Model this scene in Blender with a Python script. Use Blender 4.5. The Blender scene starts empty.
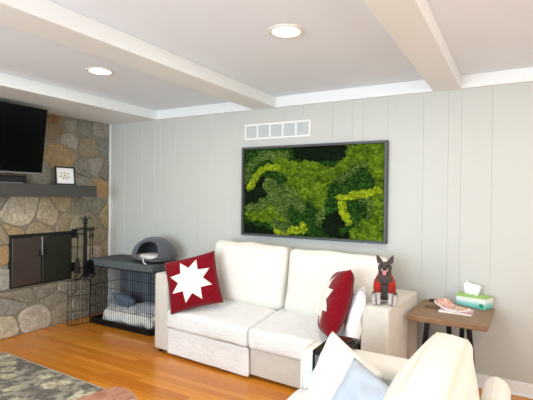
import bpy, bmesh, math, random
from mathutils import Vector, Matrix, noise
PI = math.pi
random.seed(7)
S = bpy.context.scene
COL = S.collection

# ------------------------------------------------------------------ camera
FPX, YAW, PITCH, ROLL, H = 437.1, 0.52009, -0.00871, 0.012355, 1.45
D = 3.739            # back wall plane y
W = -4.386           # fireplace wall plane x
ZB, ZC = 2.311, 2.415  # underside of beams and crown, ceiling
cy, sy = math.cos(YAW), math.sin(YAW)
fw = Vector((-sy*math.cos(PITCH), cy*math.cos(PITCH), math.sin(PITCH)))
rt = Vector((cy, sy, 0)); up = rt.cross(fw)
rt2 = rt*math.cos(ROLL) + up*math.sin(ROLL); up2 = -rt*math.sin(ROLL) + up*math.cos(ROLL)
cd = bpy.data.cameras.new('camera'); cam = bpy.data.objects.new('camera', cd); COL.objects.link(cam)
M = Matrix((rt2, up2, -fw)).transposed().to_4x4(); M.translation = (0, 0, H); cam.matrix_world = M
cd.sensor_width = 36; cd.lens = FPX/533*36; cd.clip_start = 0.05
S.camera = cam

def at(px, py, axis, val):
    """point of the photograph laid on a real plane of the room (axis = 0 x, 1 y, 2 z)"""
    d = fw + rt2*((px-266.5)/FPX) + up2*((200-py)/FPX)
    o = Vector((0, 0, H)); return o + d*((val-o[axis])/d[axis])

# ------------------------------------------------------------------ world, lights, exposure
w = bpy.data.worlds.new('world'); S.world = w; w.use_nodes = True
w.node_tree.nodes['Background'].inputs[0].default_value = (0.85, 0.92, 1, 1)
w.node_tree.nodes['Background'].inputs[1].default_value = 1.0
S.view_settings.view_transform = 'Standard'; S.view_settings.look = 'None'
S.view_settings.gamma = 1; S.view_settings.exposure = 0.14; S.view_settings.use_curve_mapping = False

def area(name, loc, rot, sx, sy_, power, color, shape='RECTANGLE', spread=None):
    l = bpy.data.lights.new(name, 'AREA'); l.shape = shape; l.size = sx; l.size_y = sy_
    l.energy = power; l.color = color
    if spread: l.spread = spread
    o = bpy.data.objects.new(name, l); o.location = loc; o.rotation_euler = rot; COL.objects.link(o); return o
# daylight through the windows of the walls behind and right of the photographer
area('window_daylight_south', (-1.6, -2.42, 1.35), (PI/2+.35, 0, 0), 3.4, 1.7, 210, (0.72, 0.88, 1.0))
area('window_daylight_east', (2.92, 0.6, 1.35), (PI/2+.2, 0, PI/2), 2.4, 1.5, 62, (1.0, 0.95, 0.88))
CANS = [(-1.183, 2.271), (-2.85, 2.326), (0.55, 2.3), (-2.85, -0.4), (-1.183, -0.4), (0.55, -0.4)]
CANPOWER = 9

# ------------------------------------------------------------------ helpers
def tag(o, label=None, cat=None, group=None, kind=None):
    if label: o['label'] = label
    if cat: o['category'] = cat
    if group: o['group'] = group
    if kind: o['kind'] = kind
    return o

def obj(name, bm, mat=None, parent=None, smooth=False, autos=None):
    me = bpy.data.meshes.new(name); bm.normal_update(); bm.to_mesh(me); bm.free()
    o = bpy.data.objects.new(name, me); COL.objects.link(o)
    if mat:
        for m in (mat if isinstance(mat, (list, tuple)) else [mat]): me.materials.append(m)
    if parent: o.parent = parent
    if smooth or autos:
        for p in me.polygons: p.use_smooth = True
    if autos:
        me.set_sharp_from_angle(angle=math.radians(autos))
    return o

def empty(name, loc, rz=0):
    o = bpy.data.objects.new(name, None); o.location = loc; o.rotation_euler = (0, 0, rz)
    o.empty_display_size = .1; COL.objects.link(o); return o

def thing(name, loc, rz, label, cat, group=None):
    return tag(empty(name, loc, rz), label, cat, group)

def box(bm, x0, x1, y0, y1, z0, z1, bev=0, seg=2, mtx=None):
    b = bmesh.new()
    bmesh.ops.create_cube(b, size=1)
    bmesh.ops.scale(b, vec=(x1-x0, y1-y0, z1-z0), verts=b.verts)
    bmesh.ops.translate(b, vec=((x0+x1)/2, (y0+y1)/2, (z0+z1)/2), verts=b.verts)
    if bev: bmesh.ops.bevel(b, geom=list(b.edges), offset=bev, segments=seg, profile=.5, affect='EDGES')
    if mtx: bmesh.ops.transform(b, matrix=mtx, verts=b.verts)
    return merge(bm, b)

def merge(bm, b):
    me = bpy.data.meshes.new('tmp'); b.to_mesh(me); b.free(); bm.from_mesh(me); bpy.data.meshes.remove(me); return bm

def B(*a, **k): return box(bmesh.new(), *a, **k)

def tube(bm, pts, r, n=8, closed=False, taper=None):
    pts = [Vector(p) for p in pts]; rings = []
    for i, p in enumerate(pts):
        a = pts[max(i-1, 0)]; c = pts[min(i+1, len(pts)-1)]
        if closed: a = pts[i-1]; c = pts[(i+1) % len(pts)]
        t = (c-a).normalized()
        ref = Vector((0, 0, 1)) if abs(t.z) < .9 else Vector((1, 0, 0))
        u = t.cross(ref).normalized(); v = t.cross(u)
        rr = r if not taper else taper[i]
        rings.append([bm.verts.new(p + u*rr*math.cos(2*PI*k/n) + v*rr*math.sin(2*PI*k/n)) for k in range(n)])
    m = len(rings)
    for i in range(m if closed else m-1):
        for k in range(n):
            bm.faces.new((rings[i][k], rings[i][(k+1) % n], rings[(i+1) % m][(k+1) % n], rings[(i+1) % m][k]))
    if not closed:
        bm.faces.new(rings[0][::-1]); bm.faces.new(rings[-1])
    return bm

def disc(bm, c, r, n=32, r_in=0, flip=False):
    o = [bm.verts.new((c[0]+r*math.cos(2*PI*k/n), c[1]+r*math.sin(2*PI*k/n), c[2])) for k in range(n)]
    if r_in:
        i = [bm.verts.new((c[0]+r_in*math.cos(2*PI*k/n), c[1]+r_in*math.sin(2*PI*k/n), c[2])) for k in range(n)]
        for k in range(n): bm.faces.new((o[k], o[(k+1) % n], i[(k+1) % n], i[k]))
    else: bm.faces.new(o)
    return bm

def lathe(bm, prof, n=32, c=(0, 0, 0)):
    rings = []
    for r, z in prof:
        rings.append([bm.verts.new((c[0]+r*math.cos(2*PI*k/n), c[1]+r*math.sin(2*PI*k/n), c[2]+z)) for k in range(n)])
    for i in range(len(rings)-1):
        for k in range(n):
            bm.faces.new((rings[i][k], rings[i][(k+1) % n], rings[i+1][(k+1) % n], rings[i+1][k]))
    return bm

def softbox(hx, hy, hz, r, puff=(0, 0, 0), n=20, wr=0, seed=0, ws=6, warp=None):
    """rounded, inflated cushion body centred on the origin"""
    b = bmesh.new(); bmesh.ops.create_cube(b, size=2)
    bmesh.ops.subdivide_edges(b, edges=list(b.edges), cuts=n, use_grid_fill=True)
    h = Vector((hx, hy, hz))
    for v in b.verts:
        p = v.co.copy()
        # concentrate the vertices near the edges so that the rounding is smooth
        q = Vector([math.copysign(1-(1-abs(c))**1.5, c) if abs(c) < 1 else c for c in p])
        P = Vector([q[i]*h[i] for i in range(3)])
        C = Vector([max(-(h[i]-r), min(h[i]-r, P[i])) for i in range(3)])
        d = P-C
        if d.length > 1e-6: P = C + d.normalized()*r
        for i in range(3):
            j, k = (i+1) % 3, (i+2) % 3
            if puff[i]:
                P[i] += math.copysign(1, q[i])*puff[i]*(1-q[j]**2)*(1-q[k]**2)*min(1, abs(q[i])*1.0)
        if wr:
            nv = noise.noise_vector(P*ws + Vector((seed*3.1, seed*1.7, 0)))
            P += nv*wr
        if warp: P = warp(P, q)
        v.co = P
    return b

def throw_pillow(s, t, n=28, seed=0, wr=.006, ears=.12):
    """square knife-edge pillow, face in XZ, thickness along Y, centred"""
    b = bmesh.new(); front = {}; back = {}
    for side in (1, -1):
        g = []
        for i in range(n+1):
            row = []
            for j in range(n+1):
                u = -1+2*i/n; v = -1+2*j/n
                pin = 1-ears*((1-v*v))*abs(u)**3 ; pin2 = 1-ears*((1-u*u))*abs(v)**3
                x = u*s/2*pin; z = v*s/2*pin2
                th = t/2*(max(0, (1-u**2))*max(0, (1-v**2)))**.42
                nn = noise.noise(Vector((u*2.2+seed, v*2.2, side*4+seed)))*wr*3*min(1, th*20)
                if side == -1 and (i in (0, n) or j in (0, n)):
                    row.append(front[(i, j)]); continue
                vv = b.verts.new((x, -side*(th+nn), z)); row.append(vv)
                if side == 1: front[(i, j)] = vv
            g.append(row)
        for i in range(n):
            for j in range(n):
                f = (g[i][j], g[i+1][j], g[i+1][j+1], g[i][j+1])
                b.faces.new(f if side == 1 else f[::-1])
    return b

def place(o, loc, rot):
    o.location = loc; o.rotation_euler = rot; return o

# ------------------------------------------------------------------ materials
def srgb(r, g, b):
    f = lambda c: (c/255/12.92) if c/255 <= .04045 else ((c/255+.055)/1.055)**2.4
    return (f(r), f(g), f(b), 1)

class NT:
    def __init__(s, name):
        s.m = bpy.data.materials.new(name); s.m.use_nodes = True; s.t = s.m.node_tree
        s.b = s.t.nodes['Principled BSDF']
    def n(s, kind, **props):
        x = s.t.nodes.new(kind)
        for k, v in props.items(): setattr(x, k, v)
        return x
    def l(s, a, b): s.t.links.new(a, b)
    def coord(s, which='Object', scale=(1, 1, 1)):
        tc = s.n('ShaderNodeTexCoord'); mp = s.n('ShaderNodeMapping'); mp.inputs['Scale'].default_value = scale
        s.l(tc.outputs[which], mp.inputs[0]); return mp.outputs[0]
    def noise(s, vec, scale, detail=4, rough=.6):
        x = s.n('ShaderNodeTexNoise'); x.inputs['Scale'].default_value = scale; x.inputs['Detail'].default_value = detail
        x.inputs['Roughness'].default_value = rough; s.l(vec, x.inputs['Vector']); return x.outputs['Fac']
    def ramp(s, fac, stops):
        r = s.n('ShaderNodeValToRGB'); e = r.color_ramp.elements
        while len(e) < len(stops): e.new(.5)
        for el, (p, c) in zip(e, stops): el.position = p; el.color = c
        s.l(fac, r.inputs[0]); return r.outputs[0]
    def mix(s, fac, a, b, mode='MIX'):
        x = s.n('ShaderNodeMix', data_type='RGBA', blend_type=mode)
        for sock, val in ((x.inputs[0], fac), (x.inputs[6], a), (x.inputs[7], b)):
            if hasattr(val, 'default_value') or hasattr(val, 'is_output'): s.l(val, sock)
            else: sock.default_value = val
        return x.outputs[2]
    def math(s, op, a, b=0, c=0):
        x = s.n('ShaderNodeMath', operation=op)
        for i, val in enumerate((a, b, c)):
            if hasattr(val, 'is_output'): s.l(val, x.inputs[i])
            else: x.inputs[i].default_value = val
        return x.outputs[0]
    def bump(s, h, strength=.3, dist=.01):
        x = s.n('ShaderNodeBump'); x.inputs['Strength'].default_value = strength; x.inputs['Distance'].default_value = dist
        s.l(h, x.inputs['Height']); s.l(x.outputs[0], s.b.inputs['Normal']); return x
    def base(s, c):
        if hasattr(c, 'is_output'): s.l(c, s.b.inputs['Base Color'])
        else: s.b.inputs['Base Color'].default_value = c
    def set(s, rough=.5, metal=0, spec=None, sheen=None):
        s.b.inputs['Roughness'].default_value = rough; s.b.inputs['Metallic'].default_value = metal
        if spec is not None: s.b.inputs['Specular IOR Level'].default_value = spec
        if sheen: s.b.inputs['Sheen Weight'].default_value = sheen

def plain(name, col, rough=.5, metal=0, var=.06, scale=30, bump=0, bscale=200, spec=None):
    t = NT(name); v = t.coord(); f = t.noise(v, scale, 3)
    lo = tuple(c*(1-var) for c in col[:3])+(1,); hi = tuple(min(1, c*(1+var)) for c in col[:3])+(1,)
    t.base(t.ramp(f, [(.3, lo), (.7, hi)])); t.set(rough, metal, spec)
    if bump: t.bump(t.noise(v, bscale, 2), bump, .004)
    return t.m

def fabric(name, col, var=.05, weave=500, strength=.35, dist=.002, sheen=.2, big=0):
    t = NT(name); v = t.coord(); f = t.noise(v, 14, 4)
    lo = tuple(c*(1-var) for c in col[:3])+(1,); hi = tuple(min(1, c*(1+var)) for c in col[:3])+(1,)
    t.base(t.ramp(f, [(.3, lo), (.7, hi)])); t.set(.92, 0, .15, sheen)
    h = t.noise(v, weave, 2)
    if big:
        vv = t.coord('Object', (1, 1, 3)); h = t.math('ADD', t.math('MULTIPLY', t.noise(vv, 26, 3), big), h)
    t.bump(h, strength, dist); return t.m

m_wall = plain('painted_panelling', srgb(194, 195, 188), .55, var=.01, scale=3)
m_groove = plain('groove_paint', srgb(190, 192, 188), .7, var=.02)
m_ceil = plain('ceiling_paint', srgb(232, 239, 247), .8, var=.01, scale=3, bump=.08, bscale=120)
m_trim = plain('trim_paint', srgb(234, 236, 234), .45, var=.01, scale=3)
m_white_plastic = plain('white_enamel', srgb(238, 238, 234), .4, var=.01)
m_black_metal = plain('black_iron', srgb(22, 22, 25), .45, .5, .1)
m_black_gloss = plain('glossy_black', srgb(8, 8, 9), .12, 0, .05)
m_black_plastic = plain('black_plastic', srgb(20, 20, 22), .4, 0, .1)
m_cream = fabric('cream_slipcover', srgb(244, 241, 234), .02, 420, .4, .002, .1, big=1.2)
m_cream2 = fabric('cream_cushion_cloth', srgb(232, 227, 216), .02, 500, .5, .004, .1, big=1.5)
m_seam = fabric('cream_seam_cord', srgb(228, 215, 190), .03)
m_greige = fabric('greige_upholstery', srgb(206, 199, 187), .05, 600, .4, .0015, .2)
m_pale = fabric('pale_grey_upholstery', srgb(214, 216, 218), .04, 600, .4, .0015, .2)
m_bluecloth = fabric('pale_blue_cloth', srgb(174, 181, 190), .06, 500, .3, .0015, .2, big=.5)
m_whitecloth = fabric('white_pillow_cloth', srgb(244, 244, 244), .02, 500, .3, .0015, .1)
m_greyfelt = fabric('grey_felt', srgb(82, 84, 90), .1, 300, .5, .002, .3)
m_mantel = plain('mantel_paint', srgb(66, 64, 60), .5, 0, .08, 12)
m_screen = plain('tv_screen', srgb(2, 2, 3), .25, 0, .01, spec=.12)

# fireplace stones: colour comes per stone, grain from noise
def mat_stone():
    t = NT('field_stone'); a = t.n('ShaderNodeAttribute'); a.attribute_name = 'stone'
    v = t.coord(); f = t.noise(v, 9, 8, .7); f2 = t.noise(v, 30, 6, .75)
    c = t.mix(t.ramp(f, [(.35, (0, 0, 0, 1)), (.65, (1, 1, 1, 1))]), a.outputs['Color'], srgb(150, 140, 122), 'MIX')
    c = t.mix(.55, a.outputs['Color'], c)
    c = t.mix(.7, c, t.ramp(f2, [(.35, (.55, .55, .54, 1)), (.65, (1.4, 1.38, 1.32, 1))]), 'MULTIPLY')
    t.base(c); t.set(.85, 0, .2)
    t.bump(t.math('ADD', f2, t.math('MULTIPLY', f, 2)), .8, .02); return t.m
m_stone = mat_stone()
m_mortar = plain('mortar', srgb(136, 127, 110), .95, 0, .2, 40, .5, 90)

def mat_oak():
    t = NT('oak_strip_floor'); v = t.coord()
    br = t.n('ShaderNodeTexBrick'); t.l(v, br.inputs['Vector'])
    br.inputs['Scale'].default_value = 1; br.inputs['Brick Width'].default_value = .85; br.inputs['Row Height'].default_value = .057
    br.inputs['Mortar Size'].default_value = .0011; br.inputs['Mortar Smooth'].default_value = .1; br.inputs['Bias'].default_value = 0
    br.offset = .37; br.offset_frequency = 3
    br.inputs['Color1'].default_value = (0, 0, 0, 1); br.inputs['Color2'].default_value = (1, 1, 1, 1); br.inputs['Mortar'].default_value = (.5, .5, .5, 1)
    plank = t.ramp(br.outputs['Color'], [(0, srgb(196, 116, 30)), (.5, srgb(210, 130, 36)), (1, srgb(224, 146, 48))])
    g = t.noise(t.coord('Object', (1.5, 28, 1)), 6, 6, .6)
    c = t.mix(.6, plank, t.ramp(g, [(.3, (.84, .78, .70, 1)), (.65, (1.06, 1.06, 1.05, 1))]), 'MULTIPLY')
    c = t.mix(t.math('MULTIPLY', br.outputs['Fac'], .6), c, srgb(95, 45, 14))
    t.base(c); t.set(.24, 0, .5)
    t.bump(t.math('MULTIPLY', br.outputs['Fac'], -1), .25, .002); return t.m
m_oak = mat_oak()

def wood(name, a, b, c, scale=(2, 18, 18), rough=.45):
    t = NT(name); g = t.noise(t.coord('Object', scale), 4, 7, .65)
    t.base(t.ramp(g, [(.3, a), (.5, b), (.72, c)])); t.set(rough, 0, .4); t.bump(g, .15, .002); return t.m
m_tablewood = wood('light_oak_slab', srgb(108, 78, 52), srgb(136, 103, 72), srgb(166, 130, 94))
m_redwood = wood('reddish_live_edge_wood', srgb(136, 84, 62), srgb(170, 116, 90), srgb(196, 148, 122), (14, 3, 3), .3)
m_rimwood = wood('pale_rim_wood', srgb(176, 130, 92), srgb(200, 158, 120), srgb(222, 186, 150), (14, 3, 3), .4)

def mat_star():
    t = NT('red_felt_with_white_star'); tc = t.n('ShaderNodeTexCoord'); sp = t.n('ShaderNodeSeparateXYZ')
    t.l(tc.outputs['Object'], sp.inputs[0]); x, y, z = sp.outputs
    ang = t.math('ADD', t.math('ARCTAN2', z, x), 2*PI+.0); rho = t.math('SQRT', t.math('ADD', t.math('MULTIPLY', x, x), t.math('MULTIPLY', z, z)))
    a = t.math('PINGPONG', ang, PI/8)
    R_, r_ = .195, .112; s8 = PI/8     # tips point halfway between the pillow's axes
    # a=0 -> notch, a=pi/8 -> tip
    p0 = Vector((r_, 0)); p1 = Vector((R_*math.cos(s8), R_*math.sin(s8))); d = p1-p0; nrm = Vector((d.y, -d.x)).normalized()
    c0 = nrm.dot(p0)
    lhs = t.math('ADD', t.math('MULTIPLY', t.math('MULTIPLY', rho, t.math('COSINE', a)), nrm.x), t.math('MULTIPLY', t.math('MULTIPLY', rho, t.math('SINE', a)), nrm.y))
    ins = t.math('LESS_THAN', lhs, c0)
    frontside = t.math('LESS_THAN', y, 0.0)
    f = t.math('MULTIPLY', ins, frontside)
    v = t.coord(); nz = t.noise(v, 60, 4)
    red = t.ramp(nz, [(.3, srgb(100, 3, 18)), (.7, srgb(134, 10, 28))])
    t.base(t.mix(f, red, srgb(240, 232, 216))); t.set(.95, 0, .1, .15)
    t.bump(t.noise(v, 380, 2), .5, .002); return t.m
m_star = mat_star()

def mat_rug():
    t = NT('floral_rug'); v = t.coord()
    n1 = t.n('ShaderNodeTexNoise'); n1.inputs['Scale'].default_value = 6; n1.inputs['Detail'].default_value = 3; t.l(v, n1.inputs['Vector'])
    warped = t.mix(.1, v, n1.outputs['Color'], 'ADD')
    vo = t.n('ShaderNodeTexVoronoi'); vo.inputs['Scale'].default_value = 6.5; t.l(warped, vo.inputs['Vector'])
    flower = t.ramp(vo.outputs['Distance'], [(.0, (1, 1, 1, 1)), (.34, (.9, .9, .9, 1)), (.44, (0, 0, 0, 1))])
    petal = t.ramp(t.noise(warped, 26, 3), [(.42, srgb(172, 162, 134)), (.58, srgb(218, 210, 180))])
    field = t.ramp(t.noise(warped, 11, 4), [(.46, srgb(112, 106, 98)), (.54, srgb(152, 143, 130)), (.60, srgb(170, 163, 142))])
    c = t.mix(flower, field, petal)
    t.base(t.mix(.35, c, t.ramp(t.noise(v, 160, 2), [(.3, (.7, .7, .7, 1)), (.7, (1.1, 1.1, 1.1, 1))]), 'MULTIPLY'))
    t.set(.95, 0, .1); t.bump(t.noise(v, 300, 2), .6, .004); return t.m
m_rug = mat_rug()
m_rugedge = fabric('rug_binding', srgb(190, 184, 160), .08, 300)

def mat_moss(name, a, b, c, scale=120):
    t = NT(name); v = t.coord(); f = t.noise(v, scale*.4, 5, .75); f2 = t.noise(v, 12, 3)
    col = t.ramp(f, [(.36, a), (.5, b), (.62, c)])
    vo = t.n('ShaderNodeTexVoronoi'); vo.inputs['Scale'].default_value = 16 if 'cushion' in name else 40; t.l(v, vo.inputs['Vector'])
    sx_ = t.n('ShaderNodeSeparateXYZ'); t.l(vo.outputs['Color'], sx_.inputs[0])
    col = t.mix(.8, col, t.ramp(sx_.outputs[0], [(0, (.6, .66, .55, 1)), (1, (1.35, 1.3, 1.3, 1))]), 'MULTIPLY')
    t.base(t.mix(.5, col, t.ramp(f2, [(.35, (.55, .65, .5, 1)), (.65, (1.25, 1.15, 1.1, 1))]), 'MULTIPLY'))
    t.set(.95, 0, .1); t.bump(t.noise(v, scale*1.6, 3), .9, .008); return t.m

# ------------------------------------------------------------------ room shell
def struct(name, bm, mat, parent=None, **k):
    o = obj(name, bm, mat, parent, **k)
    if not parent: o['kind'] = 'structure'
    return o
X1, Y0 = 3.0, -2.5      # right wall, wall behind the photographer
struct('floor', B(W-.1, X1+.1, Y0-.1, D+.1, -.05, 0), m_oak)
struct('ceiling', B(W-.1, X1+.1, Y0-.1, D+.1, ZC, ZC+.05), m_ceil)

# back wall: vertical random-width panelling with V grooves, one mesh
gx = []
base = [-.85, -.67, -.48, -.385, -.17, -.06]
for k in range(-6, 6): gx += [g + k*.79 for g in base]
gx = sorted(g for g in gx if W+.03 < g < X1-.03)
bm = bmesh.new(); box(bm, W-.05, X1, D+.006, D+.1, 0, ZC)
edges = [W] + gx + [X1]
prof = []
for i in range(len(edges)-1):
    a, b = edges[i], edges[i+1]
    prof += [(a, D+.0025), (a+.003, D), (b-.003, D)]
prof.append((X1, D+.0025))
top = [bm.verts.new((x, y, ZC)) for x, y in prof]; bot = [bm.verts.new((x, y, 0)) for x, y in prof]
for i in range(len(prof)-1): bm.faces.new((bot[i], bot[i+1], top[i+1], top[i]))
struct('wall_back', bm, m_wall)

# crown on back wall and beams
struct('trim_1', B(W, X1, D-.022, D-.0005, ZB, ZC-.0005, .003, 1), m_trim)
def beam(name, x0, x1):
    bm = bmesh.new(); box(bm, x0, x1, Y0, D-.0225, ZB, ZC-.0005, .004, 1)
    return struct(name, bm, m_trim)
beam('trim_2', -2.294, -2.038); beam('trim_3', -.599, -.393); beam('trim_4', 1.25, 1.45)
beam('trim_5', W, -3.596)
struct('trim_6', B(W+.001, W+.028, D-.02, D-.0005, 0, ZB-.0005, .003, 1), m_trim)
# baseboard with cap and shoe
bm = B(W+.03, X1-.016, D-.016, D-.0005, 0, .085, .002, 1); box(bm, W+.03, X1-.016, D-.011, D-.0005, .085, .10, .003, 1); box(bm, W+.03, X1-.03, D-.03, D-.016, 0, .018, .005, 2)
struct('baseboard_back', bm, m_trim)
# right wall and the wall behind the photographer, each with a window opening
def wall_with_hole(name, axis, pos, a0, a1, h0, h1, z0, z1, th):
    bm = bmesh.new()
    for (p, q, r, s) in ((a0, h0, 0, ZC), (h1, a1, 0, ZC), (h0, h1, 0, z0), (h0, h1, z1, ZC)):
        if axis == 'x': box(bm, pos, pos+th, p, q, r, s)
        else: box(bm, p, q, pos-th, pos, r, s)
    return struct(name, bm, m_wall)
wall_with_hole('wall_right', 'x', X1, Y0, D, -.6, 1.8, .6, 2.1, .1)
wall_with_hole('wall_front', 'y', Y0, W, X1, -3.3, .1, .5, 2.2, .1)
def window_frame(name, axis, pos, h0, h1, z0, z1):
    bm = bmesh.new(); t = .05; n = 3
    rects = [(h0, h1, z0, z0+t), (h0, h1, z1-t, z1), (h0, h0+t, z0+t, z1-t), (h1-t, h1, z0+t, z1-t)]
    rects += [(h0+(h1-h0)*k/n-.02, h0+(h1-h0)*k/n+.02, z0+t, z1-t) for k in range(1, n)]
    for p, q, r, s in rects:
        if axis == 'x': box(bm, pos+.03, pos+.07, p, q, r, s)
        else: box(bm, p, q, pos-.07, pos-.03, r, s)
    struct(name, bm, m_trim)
window_frame('window_1', 'x', X1, -.6, 1.8, .6, 2.1)
window_frame('window_2', 'y', Y0, -3.3, .1, .5, 2.2)

# ------------------------------------------------------------------ stone chimney wall
def clip(poly, px, py, nx, ny):
    out = []
    for i in range(len(poly)):
        a, b = poly[i], poly[(i+1) % len(poly)]
        da = (a[0]-px)*nx+(a[1]-py)*ny; db = (b[0]-px)*nx+(b[1]-py)*ny
        if da <= 0: out.append(a)
        if da*db < 0:
            t = da/(da-db); out.append((a[0]+(b[0]-a[0])*t, a[1]+(b[1]-a[1])*t))
    return out
TAN = (182, 162, 126); GOLD = (178, 150, 104); ORG = (184, 148, 100); GRY = (158, 155, 146); DGR = (134, 134, 128); BEI = (206, 194, 172); PNK = (214, 200, 184); OLV = (164, 154, 128); CRM = (216, 202, 174); LGR = (178, 175, 166)
SITES = [(54, 116, (140, 100, 62)), (57, 131, (142, 126, 100)), (70, 124, GRY), (84, 127, DGR), (101, 129, GRY), (67, 140, LGR), (60, 156, GOLD), (66, 170, GOLD),
 (85, 150, (126, 118, 104)), (91, 145, (138, 116, 90)), (103, 148, DGR), (96, 166, GRY), (84, 170, DGR), (106, 172, (124, 120, 106)), (80, 181, GRY), (101, 188, ORG), (108, 186, TAN), (88, 192, OLV),
 (96, 206, (124, 124, 106)), (80, 207, (130, 126, 108)), (107, 214, (158, 138, 98)), (76, 224, OLV), (90, 222, (134, 124, 98)), (107, 232, TAN), (77, 240, (158, 146, 118)), (94, 238, (150, 134, 104)), (108, 250, (150, 130, 98)), (77, 256, (150, 140, 114)), (95, 252, (182, 160, 138)), (79, 270, (150, 142, 124)),
 (3, 203, GRY), (20, 210, BEI), (33, 200, (156, 146, 124)), (48, 214, (188, 170, 144)), (62, 203, TAN), (12, 230, (178, 150, 108)), (40, 229, (170, 148, 114)), (67, 222, (160, 142, 112)),
 (2, 236, (168, 150, 120)), (2, 256, ORG), (3, 277, LGR), (22, 296, (150, 142, 128)), (46, 290, (146, 138, 126)), (68, 287, (150, 142, 128)), (60, 299, (128, 120, 106)), (88, 292, (150, 142, 126)), (86, 282, (158, 148, 128)),
 (16, 312, (136, 134, 130)), (36, 312, PNK), (44, 322, PNK), (24, 328, PNK), (3, 326, CRM), (62, 309, (166, 150, 128)), (80, 305, (150, 144, 128)), (96, 300, (140, 134, 118)), (104, 290, (134, 128, 112)), (104, 272, (146, 138, 118)),
 (40, 172, GRY), (20, 160, TAN), (10, 130, GRY), (35, 140, DGR), (25, 118, TAN), (5, 190, TAN), (40, 260, DGR), (20, 265, DGR), (60, 255, DGR)]
BIG = {(20, 210): .17, (60, 156): .12, (48, 214): .10, (36, 316): .12, (10, 230): .05, (91, 149): .07, (40, 229): .05, (96, 206): .06}
DROP = {(66, 170), (33, 200), (44, 322), (24, 328), (36, 312), (85, 150), (91, 145), (107, 232), (79, 270), (108, 186), (60, 299), (16, 312)}
EXTRA = [(36, 316, PNK), (91, 149, (150, 138, 116)), (12, 306, GRY), (56, 300, (150, 142, 124))]
sites = []
for px, py, c in [q for q in SITES if q[:2] not in DROP] + EXTRA:
    p = at(px, py, 0, W); sites.append((p.y, p.z, c, BIG.get((px, py), 0)**2))
rs = random.Random(3)
yy = 2.3
pal = [TAN, GRY, BEI, OLV, LGR, GOLD, DGR, PNK]
row = 0
while yy > Y0:
    for k in range(7): sites.append((yy - rs.uniform(0, .2) , .15+k*.34+rs.uniform(-.09, .09)+(row % 2)*.12, pal[rs.randrange(8)], 0))
    yy -= .42; row += 1
bm = bmesh.new(); lay = bm.loops.layers.color.new('stone')
YL, YR, ZL, ZH = Y0, D-.002, 0.0, ZB-.001
FY0, FY1, FZ0, FZ1 = 2.50, 3.192, .493, 1.030
ZS = .475
for i, (sy_, sz, c, wt) in enumerate(sites):
    low = sz < ZS; za, zb, kz = (ZL, ZS, 3.2) if low else (ZS, ZH, 1.15)
    poly = [(YL, za), (YR, za), (YR, zb), (YL, zb)]
    for j, (ty, tz, _, wt2) in enumerate(sites):
        if j == i or (tz < ZS) != low: continue
        nx_, nz_ = ty-sy_, (tz-sz)*kz; f_ = .5+(wt-wt2)/(2*((ty-sy_)*nx_+(tz-sz)*nz_))
        poly = clip(poly, sy_+(ty-sy_)*f_, sz+(tz-sz)*f_, nx_, nz_)
        if not poly: break
    if len(poly) < 3: continue
    if all(FY0-.02 < p[0] < FY1+.02 and FZ0-.02 < p[1] < FZ1+.02 for p in poly): continue
    # refine the outline, then pull it in for the mortar joint
    pts = []
    for k in range(len(poly)):
        a = Vector(poly[k]); b = Vector(poly[(k+1) % len(poly)]); L = (b-a).length; n = max(1, int(L/.05))
        for q in range(n):
            t = q/n
            p = a.lerp(b, t)
            nv = noise.noise_vector(Vector((p.x*6, p.y*6, 0)))*.012
            pts.append(p + Vector((nv.x, nv.y)))
    cen = sum(pts, Vector((0, 0)))/len(pts)
    pts = [p + (cen-p)*.12 if (q_ % 1 == 0 and min((p-Vector(v)).length for v in poly) < .012) else p for q_, p in enumerate(pts)]
    def ring(inset, x):
        out = []
        for p in pts:
            d = cen-p; L = max(d.length, 1e-4); q = p+d*min(.6, inset/L)
            q.x = min(max(q.x, YL), YR); q.y = min(max(q.y, ZL), ZH)
            out.append(bm.verts.new((x, q.x, q.y)))
        return out
    pr = rs.uniform(-.008, .012)
    r0 = ring(.004, W-.014); r1 = ring(.007, W-.003+pr*.3); r2 = ring(.017, W+.004+pr)
    n = len(r0); fs = []
    for ra, rb in ((r0, r1), (r1, r2)):
        for k in range(n):
            try: fs.append(bm.faces.new((ra[k], ra[(k+1) % n], rb[(k+1) % n], rb[k])))
            except Exception: pass
    cv = bm.verts.new((W+.010+pr, cen.x, cen.y))
    for k in range(n): fs.append(bm.faces.new((r2[k], r2[(k+1) % n], cv)))
    col = (c[0]/255, c[1]/255, c[2]/255, 1)
    for f in fs:
        f.material_index = 1
        for lp in f.loops: lp[lay] = col
box(bm, W-.12, W-.008, YL, D+.1, 0, ZC)
struct('wall_left', bm, [m_mortar, m_stone])

# ------------------------------------------------------------------ ceiling lights
m_glow = NT('lamp_diffuser'); m_glow.b.inputs['Emission Color'].default_value = (1, .93, .82, 1); m_glow.b.inputs['Emission Strength'].default_value = 9; m_glow = m_glow.m
m_ring = plain('lamp_ring', srgb(226, 220, 212), .4)
can_labels = ['round recessed ceiling light, lit, between the two ceiling beams', 'round recessed ceiling light, lit, nearer the fireplace wall']
for i, (x, y) in enumerate(CANS):
    if i < 2:
        t = thing('ceiling_light', (x, y, ZC), 0, can_labels[i], 'ceiling light', 'recessed ceiling lights')
        bm = bmesh.new(); lathe(bm, [(.108, -.0005), (.107, -.006), (.098, -.009), (.082, -.007), (.078, .0)], 40)
        obj('trim_ring', bm, m_ring, t, smooth=True)
        bm = bmesh.new(); lathe(bm, [(.0795, -.004), (.05, -.007), (.0005, -.008)], 40)
        obj('diffuser', bm, m_glow, t, smooth=True)
    l = area('can_light', (x, y, ZC-.02), (0, 0, 0), .15, .15, CANPOWER, (1, .95, .88), 'DISK')

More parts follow.
